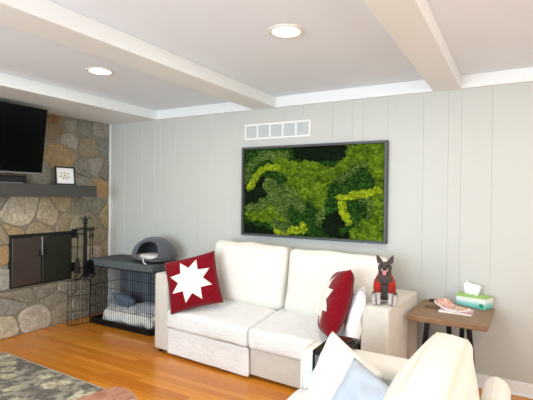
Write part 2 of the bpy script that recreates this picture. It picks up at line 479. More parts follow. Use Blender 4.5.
# ------------------------------------------------------------------ wall vent
p0 = at(245, 125, 1, D); p1 = at(311, 136.5, 1, D)
t = thing('wall_vent', (0, 0, 0), 0, 'white wall vent with five louvred panes above the moss picture', 'vent')
vx0, vx1, vz0, vz1 = -2.40, -1.675, 2.012, 2.168
bm = bmesh.new(); fr = .018
box(bm, vx0, vx1, D-.012, D-.0005, vz0, vz0+fr, .002, 1); box(bm, vx0, vx1, D-.012, D-.0005, vz1-fr, vz1, .002, 1)
pw = (vx1-vx0-fr)/5
for k in range(6):
    xa = vx0+k*pw; box(bm, xa, xa+fr, D-.011, D-.0005, vz0+fr, vz1-fr, .002, 1)
obj('frame', bm, m_white_plastic, t)
m_louv = plain('grey_louvre', srgb(196, 200, 198), .5)
for k in range(5):
    bm = bmesh.new(); xa = vx0+k*pw+fr; xb = vx0+(k+1)*pw
    box(bm, xa, xb, D-.002, D-.0006, vz0+fr, vz1-fr)
    for q in range(10):
        z = vz0+fr+.004+q*.0118
        box(bm, xa+.001, xb-.001, D-.008, D-.0025, z, z+.006)
    obj('louvre_pane', bm, m_louv, t)

# ------------------------------------------------------------------ moss picture
PX0, PX1, PZ0, PZ1 = -2.404, -.95, 1.058, 1.935
YF = D-.055
t = thing('moss_picture', (0, 0, 0), 0, 'large framed picture of living green moss on the wall above the sofa', 'picture')
m_frame = plain('grey_frame', srgb(66, 70, 68), .5, 0, .08)
bm = bmesh.new(); fwid = .022
box(bm, PX0, PX1, YF, D-.001, PZ0, PZ0+fwid, .002, 1); box(bm, PX0, PX1, YF, D-.001, PZ1-fwid, PZ1, .002, 1)
box(bm, PX0, PX0+fwid, YF, D-.001, PZ0+fwid, PZ1-fwid, .002, 1); box(bm, PX1-fwid, PX1, YF, D-.001, PZ0+fwid, PZ1-fwid, .002, 1)
obj('picture_frame', bm, m_frame, t)
def wp(px, py): p = at(px, py, 1, YF+.015); return (p.x, p.z)
# (kind, half width in px, path): painted on in order.  kinds: 0 dark hollow 1 dark green 2 mid lichen 3 bright cushion 4 yellow reindeer
STROKES = [
 (1, 9, [(254, 158), (275, 153)]), (2, 5, [(250, 165), (262, 156), (285, 155)]), (2, 5, [(248, 172), (250, 180)]),
 (0, 9, [(300, 151), (322, 153), (338, 152)]), (0, 7, [(246, 190), (250, 205)]), (0, 8, [(262, 184), (262, 194), (253, 203)]), (1, 4, [(272, 174), (276, 172)]),
 (0, 5, [(246, 228), (262, 232), (272, 235)]), (0, 4, [(368, 148), (371, 160)]),
 (1, 12, [(290, 212), (300, 222), (312, 215)]), (1, 12, [(318, 215), (318, 232)]), (1, 10, [(352, 180), (368, 178)]), (1, 5, [(374, 150), (372, 164)]), (1, 8, [(338, 180), (330, 196)]),
 (2, 6, [(330, 178), (340, 170), (352, 166), (362, 162)]), (2, 5, [(328, 186), (320, 200)]), (2, 4, [(322, 210), (318, 222)]), (2, 4, [(352, 170), (340, 178)]),
 (2, 8, [(268, 185), (275, 193), (284, 200)]), (2, 6, [(286, 188), (294, 200), (300, 206)]), (2, 9, [(262, 207), (280, 208)]), (2, 8, [(272, 198), (280, 215), (284, 226)]),
 (1, 5, [(330, 200), (336, 210)]), (0, 10, [(330, 226), (340, 220)]), (0, 6, [(338, 237), (348, 232)]), (1, 4, [(342, 232), (348, 226)]),
 (1, 13, [(358, 208), (358, 214)]), (2, 6, [(362, 196), (372, 200), (372, 222)]), (2, 5, [(356, 225), (366, 228)]),
 (3, 7, [(281, 166), (288, 172)]), (3, 10, [(291, 170), (300, 178), (312, 184)]), (3, 12, [(296, 178), (308, 190), (316, 192)]), (3, 9, [(312, 176), (326, 176)]), (3, 8, [(305, 168), (318, 172)]),
 (3, 6, [(325, 178), (340, 168), (350, 160), (356, 152)]), (3, 6, [(350, 154), (360, 148), (362, 156)]), (3, 7, [(314, 196), (318, 202)]),
 (3, 6, [(249, 215), (262, 216), (272, 219)]), (2, 4, [(248, 208), (268, 206)]), (3, 7, [(270, 212), (278, 222)]), (3, 4, [(276, 162), (286, 164)]),
 (3, 7, [(381, 150), (376, 160)]), (3, 6, [(374, 166), (380, 176), (382, 186)]), (3, 8, [(380, 196), (380, 212)]), (3, 9, [(378, 222), (376, 236)]), (3, 8, [(358, 234), (366, 236)]), (3, 8, [(366, 228), (378, 230)]),
 (4, 3.4, [(249, 188), (253, 182), (256, 176), (262, 170), (268, 167), (277, 168)]),
 (4, 4, [(276, 230), (288, 231), (302, 230)]), (4, 3.5, [(302, 226), (303, 230)]), (2, 5, [(274, 224), (284, 228)]),
 (4, 4.2, [(340, 198), (342, 208), (344, 216), (347, 221)]), (4, 3.8, [(340, 198), (350, 197), (358, 194), (370, 194), (378, 190)]),
]
strokes = [(k, hw*.0092, [wp(*q) for q in path]) for k, hw, path in STROKES]
def segd(p, a, b):
    ax, az = a; bx, bz = b; dx, dz = bx-ax, bz-az; L = dx*dx+dz*dz
    tt = 0 if L == 0 else max(0, min(1, ((p[0]-ax)*dx+(p[1]-az)*dz)/L))
    return math.hypot(p[0]-ax-dx*tt, p[1]-az-dz*tt)
def mosskind(x, z):
    nv = noise.noise_vector(Vector((x*22, z*22, 1)))*.020 + noise.noise_vector(Vector((x*60, z*60, 5)))*.016
    q = (x+nv.x, z+nv.y); kind = 1; depth = .02
    for k, hw, path in strokes:
        dd = min([segd(q, path[i], path[i+1]) for i in range(len(path)-1)])
        if dd < hw: kind = k; depth = hw-dd
    return kind, depth
NX, NZ = 300, 182
ax0, ax1, az0, az1 = PX0+fwid, PX1-fwid, PZ0+fwid, PZ1-fwid
specs = {0: (50, .003, .004), 1: (34, .008, .018), 2: (36, .016, .020), 3: (15, .014, .052), 4: (40, .034, .016)}
grid = [[None]*(NZ+1) for _ in range(NX+1)]; kinds = [[0]*(NZ+1) for _ in range(NX+1)]
for i in range(NX+1):
    for j in range(NZ+1):
        x = ax0+(ax1-ax0)*i/NX; z = az0+(az1-az0)*j/NZ
        k, dep = mosskind(x, z); sc, lift, amp = specs[k]
        vd = noise.voronoi(Vector((x*sc, z*sc, k*7.3)))[0][0]
        h = lift*min(1, .35+dep/.02) + amp*max(0, 1-vd*vd*(3.0 if k == 3 else 1.8)) + noise.noise(Vector((x*150, z*150, 0)))*.0035
        grid[i][j] = (x, D-.008-h, z); kinds[i][j] = k
mm = {0: ('dark_hollow_moss', mat_moss('moss_dark_hollow', srgb(8, 14, 8), srgb(14, 24, 12), srgb(24, 44, 20))),
      1: ('deep_green_moss', mat_moss('moss_deep_green', srgb(10, 26, 8), srgb(30, 62, 18), srgb(60, 100, 34))),
      2: ('lichen_moss', mat_moss('moss_lichen', srgb(28, 48, 20), srgb(70, 98, 34), srgb(128, 148, 84), 170)),
      3: ('cushion_moss', mat_moss('moss_cushion', srgb(58, 84, 14), srgb(86, 116, 20), srgb(122, 146, 38))),
      4: ('reindeer_moss', mat_moss('moss_reindeer', srgb(90, 112, 8), srgb(138, 160, 20), srgb(186, 200, 60), 160))}
def components():
    seen = {}; comps = []
    for i in range(NX):
        for j in range(NZ):
            if (i, j) in seen: continue
            k = kinds[i][j]; st = [(i, j)]; seen[(i, j)] = len(comps); cells = []
            while st:
                a, b = st.pop(); cells.append((a, b))
                for c, d in ((a+1, b), (a-1, b), (a, b+1), (a, b-1)):
                    if 0 <= c < NX and 0 <= d < NZ and (c, d) not in seen and kinds[c][d] == k:
                        seen[(c, d)] = len(comps); st.append((c, d))
            comps.append((k, cells))
    return comps
for _ in range(4):                     # tiny specks join the moss around them
    for k, cells in components():
        if len(cells) < 260:
            cnt = {}; cs = set(cells)
            for a, b in cells:
                for c, d in ((a+1, b), (a-1, b), (a, b+1), (a, b-1)):
                    if 0 <= c < NX and 0 <= d < NZ and (c, d) not in cs: cnt[kinds[c][d]] = cnt.get(kinds[c][d], 0)+1
            if cnt:
                nk = max(cnt, key=cnt.get)
                for a, b in cells: kinds[a][b] = nk
for k, cells in components():
    nm, mt = mm[k]
    bm = bmesh.new(); vs = {}
    for i, j in cells:
        if True:
            q = []
            for a, b in ((i, j), (i+1, j), (i+1, j+1), (i, j+1)):
                if (a, b) not in vs: vs[(a, b)] = bm.verts.new(grid[a][b])
                q.append(vs[(a, b)])
            bm.faces.new(q)
    obj(nm, bm, mt, t, smooth=True)

# ------------------------------------------------------------------ mantel, television, soundbar, framed print
MZ0, MZ1 = 1.417, 1.544
bm = B(W+.016, W+.25, .9, 3.348, MZ0, MZ1, .004, 2)
tag(obj('mantel_shelf', bm, m_mantel), 'long dark grey painted mantel shelf on the stone wall above the fireplace', 'mantel')
t = thing('television', (0, 0, 0), 0, 'wide black flat television mounted on the stone wall above the mantel', 'television')
TVY0, TVY1 = 1.55, 2.655; TL = .635; ang = math.atan2(.086, .65)
mt_ = Matrix.Translation((-4.088, 0, 1.64)) @ Matrix.Rotation(ang, 4, 'Y')
obj('housing', box(bmesh.new(), -.04, 0, TVY0, TVY1, 0, TL, .004, 2, mt_), m_black_plastic, t)
obj('screen', box(bmesh.new(), .0002, .0025, TVY0+.006, TVY1-.006, .014, TL-.006, 0, 1, mt_), m_screen, t)
m_silver = plain('brushed_silver', srgb(150, 152, 156), .35, .7)
obj('bottom_bezel', box(bmesh.new(), .0002, .005, TVY0+.001, TVY1-.001, .0, .0125, .001, 1, mt_), m_silver, t)
obj('logo_tab', box(bmesh.new(), -.006, .006, 2.06, 2.11, -.012, -.0005, .001, 1, mt_), m_silver, t)
obj('wall_bracket', B(W+.02, -4.075, 1.95, 2.25, 1.85, 2.05, .004, 1), m_black_metal, t)
t = thing('soundbar', (-4.21, 2.05, MZ1), 0, 'long black soundbar lying on the mantel below the television', 'soundbar')
obj('housing', B(-.045, .045, -.5, .5, .012, .075, .01, 3), m_black_plastic, t, autos=40)
obj('metal_base_strip', B(-.04, .048, -.49, .46, .0, .0118, .001, 1), m_silver, t)

t = thing('framed_print', (-4.2, 2.992, MZ1), 0, 'small black framed print with leaf drawing standing on the mantel', 'picture frame')
tilt = Matrix.Rotation(-.10, 4, 'Y')
bm = bmesh.new(); fx = .012
for a in ((-.118, .118, 0, .014), (-.118, .118, .181, .195), (-.118, -.104, .014, .181), (.104, .118, .014, .181)):
    box(bm, 0, fx*1.4, a[0], a[1], a[2], a[3], .001, 1, tilt)
obj('frame', bm, m_black_plastic, t)
obj('paper', box(bmesh.new(), .002, .006, -.104, .104, .014, .181, 0, 1, tilt), plain('print_paper', srgb(238, 238, 240), .6), t)
m_leaf = plain('leaf_ink', srgb(172, 160, 78), .6); bm = bmesh.new()
for (ly, lz, an) in ((-.04, .12, .6), (0, .125, -.5), (.04, .12, -.7), (-.05, .09, .2), (.045, .085, -.3), (-.02, .075, .7), (.015, .07, -.7), (.0, .1, 0)):
    b = bmesh.new(); vs = []
    for k in range(10):
        a = 2*PI*k/10; y = .02*math.cos(a); z = .007*math.sin(a)*(1 if abs(math.cos(a)) < .95 else .2)
        vs.append(b.verts.new((.0068, ly+y*math.cos(an)-z*math.sin(an), lz+y*math.sin(an)+z*math.cos(an))))
    b.faces.new(vs); bmesh.ops.transform(b, matrix=tilt, verts=b.verts); merge(bm, b)
obj('leaf_drawing', bm, m_leaf, t)
obj('easel_back', box(bmesh.new(), -.05, -.044, -.02, .02, .0, .12, 0, 1, Matrix.Rotation(.28, 4, 'Y')), m_black_plastic, t)

# ------------------------------------------------------------------ fireplace doors
t = thing('fireplace_doors', (0, 0, 0), 0, 'closed pair of dark metal fireplace doors set in the stone wall', 'fireplace')
FX = W+.028
bm = bmesh.new(); e = .016
box(bm, W-.005, FX, FY0, FY1, FZ1-.03, FZ1, .002, 1); box(bm, W-.005, FX, FY0, FY1, FZ0, FZ0+.012, .002, 1)
box(bm, W-.005, FX, FY0, FY0+e, FZ0+.012, FZ1-.03, .002, 1); box(bm, W-.005, FX, FY1-e, FY1, FZ0+.012, FZ1-.03, .002, 1)
box(bm, W-.006, W+.012, FY0+.001, FY1-.001, FZ0+.001, FZ1-.001)
obj('surround', bm, plain('black_surround', srgb(10, 10, 9), .6), t)
mid = 2.835
m_d1 = plain('smoked_panel_brown_reflection', srgb(66, 56, 50), .35, 0, .08, 8); m_d2 = plain('olive_smoked_panel', srgb(40, 42, 32), .35, 0, .08, 8)  # left leaf: a brown-grey reflection is put into its base colour
for nm, a, b, mt, ll in (('door', FY0+e+.003, mid-.008, m_d1, 'smoked door leaf, brown-grey reflection in its colour'), ('door', mid+.008, FY1-e-.003, m_d2, 'dark olive smoked door leaf')):
    d = obj(nm, B(W+.0135, FX+.004, a, b, FZ0+.016, FZ1-.034, .003, 1), mt, t); d['label'] = ll
    hy = mid-.035 if a < mid-.1 else mid+.035
    bm = bmesh.new(); tube(bm, [(FX+.004, hy, .86), (FX+.022, hy, .855), (FX+.022, hy, .80), (FX+.004, hy, .795)], .005)
    obj('handle', bm, m_black_metal, d, smooth=True)
obj('latch_bar', B(FX+.001, FX+.014, mid-.006, mid+.006, .80, .995, .002, 1), m_silver, t)

# ------------------------------------------------------------------ wrought iron tool set hung on the stone wall
TX, TY = -4.17, 3.225
t = thing('fireplace_tool_rack', (TX, TY, 0), 0, 'black wrought iron fireplace tool rack with scrolls on the stone wall', 'fireplace tools')
def scroll(c, r0, turns, a0, sgn, plane='y', n=26):
    pts = []
    for k in range(n):
        f = k/(n-1); r = r0*(1-.8*f); a = a0+sgn*turns*2*PI*f
        pts.append((c[0], c[1]+r*math.cos(a), c[2]+r*math.sin(a)))
    return pts
bm = bmesh.new(); tube(bm, [(0, 0, .53), (0, 0, 1.10)], .021); tube(bm, [(-.2, 0, .62), (0, 0, .62)], .008); tube(bm, [(-.2, 0, 1.0), (0, 0, 1.0)], .008)
box(bm, -.204, -.196, -.03, .03, .57, .67); box(bm, -.204, -.196, -.03, .03, .95, 1.05)
obj('post', bm, m_black_metal, t, autos=40)
bm = bmesh.new()
lathe(bm, [(.001, 0), (.016, .01), (.022, .03), (.014, .05), (.020, .065), (.012, .085), (.001, .11)], 16, (0, 0, 1.10))
for s in (-1, 1):
    pts = [(0, s*.012, 1.12), (0, s*.03, 1.155)] + [(0, s*(.052+.022*math.cos(PI-a)), 1.165+.022*math.sin(a)) for a in [k*.4 for k in range(10)]]
    tube(bm, pts, .0045, 6)
obj('finial', bm, m_black_metal, t, smooth=True)
bm = bmesh.new()
for s in (-1, 1):
    pts = [(0, 0, 1.03), (0, s*.03, 1.06), (0, s*.06, 1.075), (0, s*.09, 1.06), (0, s*.1, 1.045), (0, s*.11, 1.06), (0, s*.108, 1.085)]
    tube(bm, pts, .006, 6)
    tube(bm, [(0, 0, 1.03), (s*.05, 0, 1.065), (s*.08, 0, 1.05), (s*.09, 0, 1.075)], .006, 6)
obj('hook_arms', bm, m_black_metal, t, smooth=True)
for s in (-1, 1):
    for up_, nm in ((0, 'foot_scroll'),):
        bm = bmesh.new()
        pts = [(0, s*.01, .60), (0, s*.025, .55), (0, s*.06, .515), (0, s*.10, .51)] + [(0, s*(.11+.02*math.cos(a)), .535+.022*math.sin(a)) for a in [-1.2+.5*k for k in range(9)]]
        tube(bm, pts, .008, 6); tube(bm, [(0, 0, .56), (.05, 0, .5), (.08, 0, .49), (.1, 0, .52)] if s == 1 else [(0, 0, .56), (.0, .0, .49), (0, .01, .47)], .008, 6)
        obj('foot_scroll', bm, m_black_metal, t, smooth=True)
def tool(name, dy, dx, label, head):
    r = thing(name, (TX+dx, TY+dy, 0), 0, label, 'fireplace tool')
    bm = bmesh.new(); tube(bm, [(0, 0, .74), (0, 0, 1.02)], .0055); tube(bm, [(0, 0, 1.02), (0, -.012, 1.035), (0, -.012, 1.056), (0, 0, 1.068), (0, .012, 1.056), (0, .01, 1.04)], .005, 6)
    lathe(bm, [(.0055, .95), (.012, .97), (.012, .995), (.0055, 1.02)], 12)
    obj('rod', bm, m_black_metal, r, smooth=True)
    head(r)
def h_brush(r):
    bm = bmesh.new(); lathe(bm, [(.001, .75), (.018, .745), (.022, .72), (.036, .58), (.030, .575), (.001, .575)], 18)
    obj('bristles', bm, plain('brush_bristle', srgb(28, 26, 24), .9), r, smooth=True)
def h_shovel(r):
    bm = bmesh.new(); box(bm, -.004, .004, -.04, .04, .56, .72, .003, 1); box(bm, -.004, .02, -.04, -.034, .56, .70); box(bm, -.004, .02, .034, .04, .56, .70); tube(bm, [(0, 0, .70), (0, 0, .75)], .007)
    obj('shovel_blade', bm, m_black_metal, r)
def h_poker(r):
    bm = bmesh.new(); tube(bm, [(0, 0, .75), (0, 0, .55)], .0055); tube(bm, [(0, 0, .60), (0, .02, .585), (0, .03, .60)], .005, 6)
    obj('poker_tip', bm, m_black_metal, r)
tool('fireplace_brush', -.1, 0, 'black fireplace brush hanging on the left arm of the iron rack', h_brush)
tool('fireplace_poker', .1, 0, 'black fireplace poker hanging on the right arm of the iron rack', h_poker)
tool('fireplace_shovel', 0, .083, 'black fireplace shovel hanging at the front of the iron rack', h_shovel)

# ------------------------------------------------------------------ dog crate
CX0, CX1, CY0, CY1, CZ = -4.135, -3.22, 3.275, 3.70, .655
t = thing('dog_crate', (0, 0, 0), 0, 'black wire dog crate with open door between stone wall and sofa', 'dog crate')
bm = bmesh.new(); box(bm, CX0+.004, CX1-.004, CY0+.004, CY1-.004, .008, .02); 
for a in ((CX0+.004, CX1-.004, CY0+.004, CY0+.012), (CX0+.004, CX1-.004, CY1-.012, CY1-.004), (CX0+.004, CX0+.012, CY0+.012, CY1-.012), (CX1-.012, CX1-.004, CY0+.012, CY1-.012)):
    box(bm, a[0], a[1], a[2], a[3], .02, .07, .001, 1)
obj('tray', bm, m_black_plastic, t)
def wires(fix, val, a0, a1, z0, z1, n, hz, r=.0021):
    bm = bmesh.new(); P3 = (lambda a, z: (a, val, z)) if fix == 'y' else (lambda a, z: (val, a, z))
    for k in range(n+1):
        a = a0+(a1-a0)*k/n; tube(bm, [P3(a, z0), P3(a, z1)], r if 0 < k < n else r*1.9, 5)
    for z in hz: tube(bm, [P3(a0, z), P3(a1, z)], r*1.5, 5)
    return bm
hz = (.03, .2, .43, CZ-.01)
obj('wire_panel', wires('y', CY0, CX0, CX1, .006, CZ, 32, hz), m_black_metal, t)
obj('wire_panel', wires('y', CY1, CX0, CX1, .006, CZ, 32, hz), m_black_metal, t)
obj('wire_panel', wires('x', CX1, CY0, CY1, .006, CZ, 13, hz), m_black_metal, t)
bm = wires('x', CX0, CY0, CY1, .006, CZ, 13, hz)
obj('wire_panel', bm, m_black_metal, t)
# the door stands open, swung forward off the crate's left front corner
p = Vector((CX0, CY0, 0)); q = Vector((-4.215, 3.045, 0))
bm = bmesh.new(); z0, z1 = .01, .50; n = 6
for k in range(n+1):
    c = p.lerp(q, k/n*.97+.03); tube(bm, [(c.x, c.y, z0), (c.x, c.y, z1)], .0024 if 0 < k < n else .004, 5)
for z in (z0, .16, .33, z1):
    c = p.lerp(q, .03); tube(bm, [(c.x, c.y, z), (q.x, q.y, z)], .0035, 5)
d = obj('door', bm, m_black_metal, t)
bm = bmesh.new(); c = p.lerp(q, .85); tube(bm, [(c.x+.006, c.y-.004, .14), (c.x+.02, c.y, .15), (c.x+.02, c.y, .19), (c.x+.006, c.y, .2)], .004, 6)
obj('latch', bm, m_black_metal, d)
# quilted cover laid over the crate, its own thing
m_cover = NT('speckled_grey_cover'); vv = m_cover.coord(); m_cover.base(m_cover.ramp(m_cover.noise(vv, 90, 4, .8), [(.4, srgb(62, 66, 68)), (.6, srgb(108, 114, 114))])); m_cover.set(.95, 0, .1); m_cover.bump(m_cover.noise(vv, 60, 3), .4, .004); m_cover = m_cover.m
t = thing('crate_cover', (0, 0, 0), 0, 'dark grey speckled fabric cover draped over the wire dog crate', 'crate cover')
b = softbox((CX1-CX0)/2+.02, (CY1-CY0)/2+.010, .042, .014, (0, 0, .006), 14, .004, 2, 7)
bmesh.ops.translate(b, vec=((CX0+CX1)/2, (CY0+CY1)/2-.0, CZ+.034), verts=b.verts)
obj('top', b, m_cover, t, smooth=True)
m_coverback = fabric('slate_blue_lining', srgb(120, 130, 138), .1, 300)
obj('back_drop', B(CX0+.01, CX1-.01, CY1+.006, CY1+.010, .05, CZ-.001), m_coverback, t)
obj('edge_piping', (lambda bm: tube(bm, [(CX0-.02, CY0-.012, CZ+.0), (CX1+.02, CY0-.012, CZ+.0)], .006, 6))(bmesh.new()), plain('cover_piping', srgb(40, 42, 44), .9), t)

# bedding in the crate
def blob(hx, hy, hz, wr, ws, seed, r=None):
    b = softbox(hx, hy, hz, r or min(hx, hy, hz)*.9, (0, 0, hz*.25), 24, wr, seed, ws)
    for v in b.verts: v.co.z = max(v.co.z, -hz)
    return b
o = obj('blanket', blob(.37, .15, .07, .04, 12, 4), fabric('cream_fleece', srgb(236, 233, 224), .06, 260), None, smooth=True)
place(o, (-3.66, 3.485, .095), (0, 0, 0)); tag(o, 'crumpled cream blanket lying in the tray of the dog crate', 'blanket')
o = obj('crate_pillow', throw_pillow(.30, .12, 16, 3), fabric('slate_blue_cloth', srgb(92, 110, 130), .1, 300), None, smooth=True)
place(o, (-3.83, 3.52, .225), (.9, .25, .3)); tag(o, 'small slate blue cushion propped on the blanket in the crate', 'cushion')
o = obj('grey_blanket', blob(.2, .1, .05, .03, 9, 8), fabric('pale_grey_fleece', srgb(160, 166, 172), .06, 260), None, smooth=True)
place(o, (-3.42, 3.50, .205), (0, 0, .1)); tag(o, 'bunched pale grey blanket on the cream one in the crate', 'blanket')

# ------------------------------------------------------------------ felt cat cave
CC = Vector((-3.36, 3.47, CZ+.082))
t = thing('cat_cave', CC, 0, 'grey felt cat cave bed with round opening on the crate cover', 'cat bed')
hole_dir = Vector((.22, -.9, .36)).normalized()
def cave(rx, ry, rz, hole, sc):
    b = bmesh.new(); bmesh.ops.create_uvsphere(b, u_segments=64, v_segments=40, radius=1)
    c0 = Vector((rx*hole_dir.x, ry*hole_dir.y, rz*hole_dir.z))
    kill = []
    for v in b.verts:
        x, y, z = v.co
        z2 = z if z > 0 else z*.32
        prof = 1+.05*(1-abs(z))
        v.co = Vector((x*rx*prof, y*ry*prof, (z2)*rz))
    if hole:
        ax = hole_dir; side = ax.cross(Vector((0, 0, 1))).normalized(); u2 = side.cross(ax)
        for v in list(b.verts):
            n_ = Vector((v.co.x/rx, v.co.y/ry, v.co.z/rz)).normalized()
            if n_.dot(ax) > 0:
                a = n_.dot(side)/.46; c = n_.dot(u2)/.50
                rr = math.hypot(a, c)
                if rr < 1: kill.append(v)
        bmesh.ops.delete(b, geom=kill, context='VERTS')
    return b
b = cave(.255, .20, .20, True, 1)
bmesh.ops.translate(b, vec=(0, 0, .066), verts=b.verts)
o = obj('shell', b, m_greyfelt, t, smooth=True)
sm = o.modifiers.new('wall', 'SOLIDIFY'); sm.thickness = .014; sm.offset = -1
s2 = o.modifiers.new('sub', 'SUBSURF'); s2.levels = 1; s2.render_levels = 1
b = softbox(.18, .13, .022, .02, (0, 0, .01), 10, .006, 3)
bmesh.ops.translate(b, vec=(0, 0, .052), verts=b.verts)
obj('inner_pad', b, fabric('white_fleece_pad', srgb(226, 224, 216), .04, 200), t, smooth=True)
bm = bmesh.new(); tube(bm, [(.02, -.165, .066), (.035, -.205, .06), (.05, -.217, .035), (.07, -.22, .012), (.10, -.222, .006)], .005, 6)
obj('strap', bm, plain('white_strap', srgb(235, 235, 235), .7), t, smooth=True)

# ------------------------------------------------------------------ sofa
SL = 2.205; SROT = math.atan2(-.165, 2.2); SO = Vector((-2.905, 3.0, 0)); AZ = .728; SD = .70
t = thing('sofa', SO, SROT, 'cream two-seat sofa against the panelled wall under the moss picture', 'sofa')
AW = .175; AW2 = .195
def arm(x0, x1): return box(bmesh.new(), x0, x1, 0, SD, .03, AZ, .022, 3)
obj('arm', arm(0, AW), m_greige, t, autos=50); obj('arm', arm(SL-AW2, SL), m_greige, t, autos=50)
obj('base', B(AW+.001, SL-AW2-.001, .03, SD-.01, .03, .25, .01, 2), m_greige, t, autos=50)
obj('backrest', B(AW+.001, SL-AW2-.001, SD-.17, SD, .251, .84, .03, 3), m_greige, t, autos=50)
for x, y in ((.05, .05), (SL-.05, .05), (.05, SD-.05), (SL-.05, SD-.05)):
    bm = bmesh.new(); lathe(bm, [(.001, 0), (.02, 0), (.028, .045), (.001, .045)], 16, (x, y, 0)); obj('foot', bm, m_black_plastic, t)
XM = (AW + SL-AW2)/2
def seat_cush(x0, x1, seed):
    hx = (x1-x0)/2-.003; hy = .31; hz = .080
    def warp(P, q):
        P = P.copy(); P.z += (P.y+hy)*.13; return P
    b = softbox(hx, hy, hz, .032, (0, .008, .008), 26, .006, seed, 5, warp)
    bmesh.ops.translate(b, vec=((x0+x1)/2, hy-.03, .334), verts=b.verts); return b
m_seatcloth = NT('crinkled_white_cover'); v_ = m_seatcloth.coord('Object', (1, 3, 3)); v2_ = m_seatcloth.coord()
m_seatcloth.base(m_seatcloth.ramp(m_seatcloth.noise(v2_, 8), [(.3, srgb(238, 236, 231)), (.7, srgb(246, 244, 240))])); m_seatcloth.set(.9, 0, .15, .1)
m_seatcloth.bump(m_seatcloth.math('ADD', m_seatcloth.noise(v_, 22, 4, .7), m_seatcloth.math('MULTIPLY', m_seatcloth.noise(v2_, 200, 2), .3)), .8, .02); m_seatcloth = m_seatcloth.m
obj('seat_cushion', seat_cush(AW+.002, XM, 1), m_seatcloth, t, smooth=True)
obj('seat_cushion', seat_cush(XM, SL-AW2-.002, 2), m_seatcloth, t, smooth=True)
b = softbox((XM-AW)/2-.002, .012, .115, .01, (0, .003, 0), 16, .005, 5, 7)
bmesh.ops.translate(b, vec=((AW+XM)/2, .008, .135), verts=b.verts)
obj('cover_flap', b, m_seatcloth, t, smooth=True)['label'] = 'white textured cover flap hanging over left base'
def back_cush(x0, x1, seed, zt, label=None):
    hx = (x1-x0)/2-.004; hz = (zt-.455)/2; hy = .085
    def warp(P, q):
        P = P.copy()
        f = (P.z+hz)/(2*hz)
        P.x *= 1-.015*f
        P.z += .012*abs(q.x)**3*f - .010*(1-q.x**2)*(1-f)*0
        return P
    b = softbox(hx, hy, hz, .06, (0, .04, .012), 26, .015, seed, 5, warp)
    bmesh.ops.transform(b, matrix=Matrix.Translation(((x0+x1)/2, .50, .455+hz)) @ Matrix.Rotation(-.16, 4, 'X'), verts=b.verts)
    return b
obj('back_cushion', back_cush(AW+.13, XM+.055, 3, 1.005), m_cream2, t, smooth=True)
obj('back_cushion', back_cush(XM+.06, SL-AW2+.02, 4, .985), m_cream2, t, smooth=True)

def sofa_pt(x, y, z=0):
    return SO + Vector((x*math.cos(SROT)-y*math.sin(SROT), x*math.sin(SROT)+y*math.cos(SROT), z))

# star pillows
def star_pillow(loc, rot, label):
    o = obj('star_pillow', throw_pillow(.48, .19, 30, 1, .004, .05), m_star, None, smooth=True)
    o.location = loc; o.rotation_mode = 'QUATERNION'; o.rotation_quaternion = rot
    return tag(o, label, 'pillow', 'red star pillows')
def orient(front, roll):
    """front: direction the decorated face (-Y) looks to; roll about it"""
    f = Vector(front).normalized(); q = (-f).to_track_quat('Y', 'Z'); 
    from mathutils import Quaternion
    return Quaternion(f, roll) @ q
star_pillow((-2.515, 3.08, .67), orient((.42, -1, .42), .27), 'red pillow with white eight-point star leaning on the left sofa arm')
star_pillow((-1.11, 2.94, .70), orient((-.95, -.46, .34), .20), 'red star pillow seen edge-on near the right sofa arm')
o = obj('white_pillow', throw_pillow(.39, .13, 24, 5, .008, .05), m_whitecloth, None, smooth=True)
o.location = (-.965, 2.97, .62); o.rotation_mode = 'QUATERNION'; o.rotation_quaternion = orient((-1, -.25, .22), .1)
tag(o, 'small white pillow tucked between red star pillow and right sofa arm', 'pillow')

# ------------------------------------------------------------------ small dog sitting on the right arm
def skin(name, pts, edges, radii, mats, parent, sub=2, assign=None):
    me = bpy.data.meshes.new(name); me.from_pydata([Vector(p) for p in pts], edges, []); me.update()
    tmp = bpy.data.objects.new(name, me); COL.objects.link(tmp)
    sk = tmp.modifiers.new('skin', 'SKIN'); sk.use_smooth_shade = True
    for i, r in enumerate(radii):
        rr = r if isinstance(r, tuple) else (r, r)
        me.skin_vertices[0].data[i].radius = rr
    me.skin_vertices[0].data[0].use_root = True
    sb = tmp.modifiers.new('sub', 'SUBSURF'); sb.levels = sub; sb.render_levels = sub
    dg = bpy.context.evaluated_depsgraph_get(); dg.update()
    m2 = bpy.data.meshes.new_from_object(tmp.evaluated_get(dg)); bpy.data.objects.remove(tmp)
    o = bpy.data.objects.new(name, m2); COL.objects.link(o); o.parent = parent
    m2.materials.clear()
    for m in mats: m2.materials.append(m)
    for p in m2.polygons:
        p.use_smooth = True
        p.material_index = assign(p.center, p.normal) if assign else 0
    return o
dogloc = at(385, 301, 2, AZ); 
dp = Vector((-.765, 2.955, AZ))
t = thing('dog_figurine', dp, .22, 'small sitting dog figurine in red jacket on the right sofa arm', 'dog figurine')
m_fur = plain('brindle_fur', srgb(70, 58, 54), .8, 0, .3, 60, .3, 300); m_furw = plain('white_fur', srgb(178, 168, 164), .8, 0, .05, 60, .3, 300)
m_furb = plain('black_fur', srgb(24, 20, 20), .7, 0, .2, 60)
